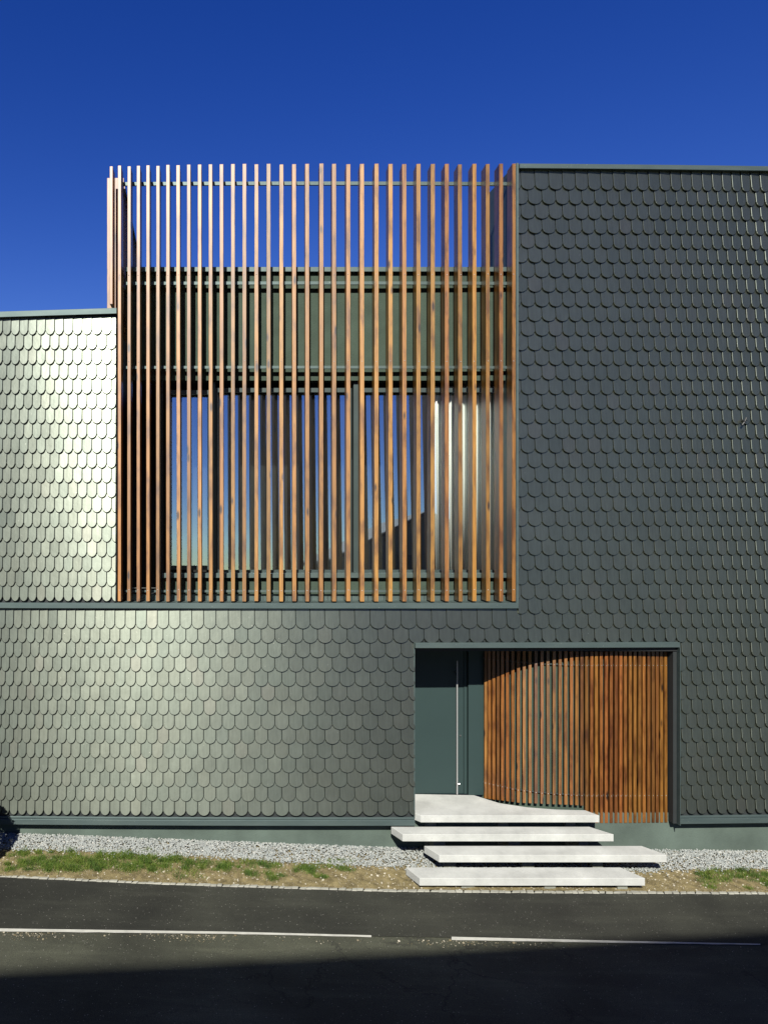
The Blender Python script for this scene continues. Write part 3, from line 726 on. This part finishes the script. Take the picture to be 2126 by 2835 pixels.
for i, (lab, h, zf, xa, xb, zk, ka, kb_) in enumerate(steps):
    if COLS[i]: xa, xb, ka, kb_ = [(q - 535) * z_ / F for q, z_ in zip(COLS[i], (zf, zf, zk, zk))]
    st = thing('concrete_step', ((xa + xb) / 2, zf - D, HC - h - .105), lab, 'step', 'floating concrete entrance steps')
    z1 = HC - h; z0 = z1 - .105
    if zk is None:
        out = [(xa, zf - D), (xb, zf - D), (5.93, .14), (5.55, .17), (5.0, .30), (4.62, RD - .04), (3.36, RD - .001), (3.315, .02)]
        out = [(xa, zf - D), (xb, zf - D), (5.93, .13), (5.5, .16), (5.1, .25), (4.75, .42), (4.48, RD - .062), (3.345, RD - .003), (3.315, .02)]
    else: out = [(xa, zf - D), (xb, zf - D), (kb_, zk - D), (ka, zk - D)]
    n = len(out); b = MB(); b.add([(x, y, z0) for x, y in out] + [(x, y, z1) for x, y in out], [tuple(range(n)), tuple(range(2 * n - 1, n - 1, -1))] + [(k, (k + 1) % n, n + (k + 1) % n, n + k) for k in range(n)])
    b.build('slab', M['concrete'], st, bevel=.004)
    yb = zf - D + .10
    for fr_ in (((.04, .105), (.455, .515), (.84, .895)), ((.16, .22), (.525, .58), (.86, .905)), ((.035, .09), (.385, .44), (.70, .745)), ((.19, .25), (.56, .61), (.885, .93)))[i]:
        a = xa + (xb - xa) * fr_[0]; c_ = xa + (xb - xa) * fr_[1]
        g0 = ground_line(a) - .25
        bo = .16 if i < 3 else .04
        part('support_block', M['block'], st, (a, c_, zf - D + bo, zf - D + bo + .2, g0, z0 - .001), bevel=.004)

# ---------------------------------------------------------------- the other side of the street
ap = thing('shade_block', (-6, -22, .2), 'added unseen block across the street, its overhang shaped to shade the near road', 'building')  # block added out of view to throw shade on the road
part('wall', M['render'], ap, (-14, -2.2, -32, -23.3, -.5, 14.2))
def shadow_edge(x): return 0
b = MB()
x0, x1 = -14, 5.0; ya, yb2 = -21.9, -19.85
vs = [(x0, ya - 1.3, 14.3), (x1, yb2 - 1.3, 14.3), (x1, yb2, 14.3), (x0, ya, 14.3)]; vs += [(p[0], p[1], 15.62) for p in vs]
b.add(vs, [(3, 2, 1, 0), (4, 5, 6, 7), (0, 1, 5, 4), (1, 2, 6, 5), (2, 3, 7, 6), (3, 0, 4, 7)]); b.build('shade_overhang', M['render'], ap)  # slab placed so its front edge draws the road shadow
for i in range(4):
    for j in range(4):
        f = part('window', M['frame'], ap, (-12.5 + 2.6 * i, -11.3 + 2.6 * i, -23.33, -23.2, 1.5 + 2.9 * j, 2.9 + 2.9 * j)) if i < 4 else None
gh = thing('gabled_house', (9.5, -24, .2), 'gabled house across the street reflected in the right window', 'house')
def gable(parent, xa, xe, xb_, zl, zp, zr, y0, y1):
    vs = [(xa, y0, -.5), (xb_, y0, -.5), (xb_, y0, zr), (xe, y0, zp), (xa, y0, zl)]; vs += [(p[0], y1, p[2]) for p in vs]
    b = MB(); b.add(vs, [(0, 1, 2, 3, 4), (9, 8, 7, 6, 5)] + [(k, (k + 1) % 5, 5 + (k + 1) % 5, 5 + k) for k in (0, 1, 4)]); b.build('wall', M['render'], parent)
    b = MB(); t = .18
    vs = [(xa - .4, y0 + .3, zl - .2), (xe, y0 + .3, zp + .02), (xb_ + .35, y0 + .3, zr - .12)]; vs += [(p[0], y0 + .3, p[2] + t) for p in vs]; vs += [(p[0], y1, p[2]) for p in vs]
    b.add(vs, [(0, 1, 4, 3), (1, 2, 5, 4), (6, 9, 10, 7), (7, 10, 11, 8), (3, 4, 10, 9), (4, 5, 11, 10), (0, 6, 7, 1), (1, 7, 8, 2), (0, 3, 9, 6), (2, 8, 11, 5)]); b.build('roof', M['roof'], parent)
gable(gh, 6.3, 10.3, 12.2, 5.0, 6.95, 6.2, -21.5, -30)
part('window', M['frame'], gh, (9.0, 9.8, -21.53, -21.4, 4.2, 5.2)); part('window', M['frame'], gh, (10.8, 11.4, -21.53, -21.4, 4.4, 5.1))
gh2 = thing('gabled_house', (17, -34, .2), 'lower house behind the gabled one across the street', 'house'); gable(gh2, 13.2, 18, 22, 6.4, 7.4, 6.6, -32, -42)
# leafy ball added out of frame on the left to cast a shadow
sh = thing('shadow_shrub', (-3.4, -.85, .42), 'leafy ball added just out of view to shade the left end of the plinth and gravel', 'shadow_shrub')
vs = []; tt = []
for _ in range(9000):
    d = Vector((random.gauss(0, 1), random.gauss(0, 1), random.gauss(0, 1))).normalized(); r = random.uniform(.55, 1) ** .4
    p = Vector((-3.48 + d.x * r * .70, -.9 + d.y * r * .6, 1.05 + d.z * r * .70)); a = Vector((random.gauss(0, 1), random.gauss(0, 1), random.gauss(0, 1))).normalized(); c2 = a.orthogonal().normalized()
    vs += [p - a * .035, p + c2 * .03, p + a * .035]; tt += [random.random()] * 3
o = big_mesh('foliage', M['leaf'], np.array([tuple(v) for v in vs]) - np.array(sh['_w']), np.arange(len(vs)).reshape(-1, 3), np.array(tt)); o.parent = sh
b = MB(); stick(b, (-3.42, -.9, .2), (-3.42, -.9, .95), .03); b.build('stem', M['roof'], sh)
for o in COL.objects:
    if '_w' in o: del o['_w']
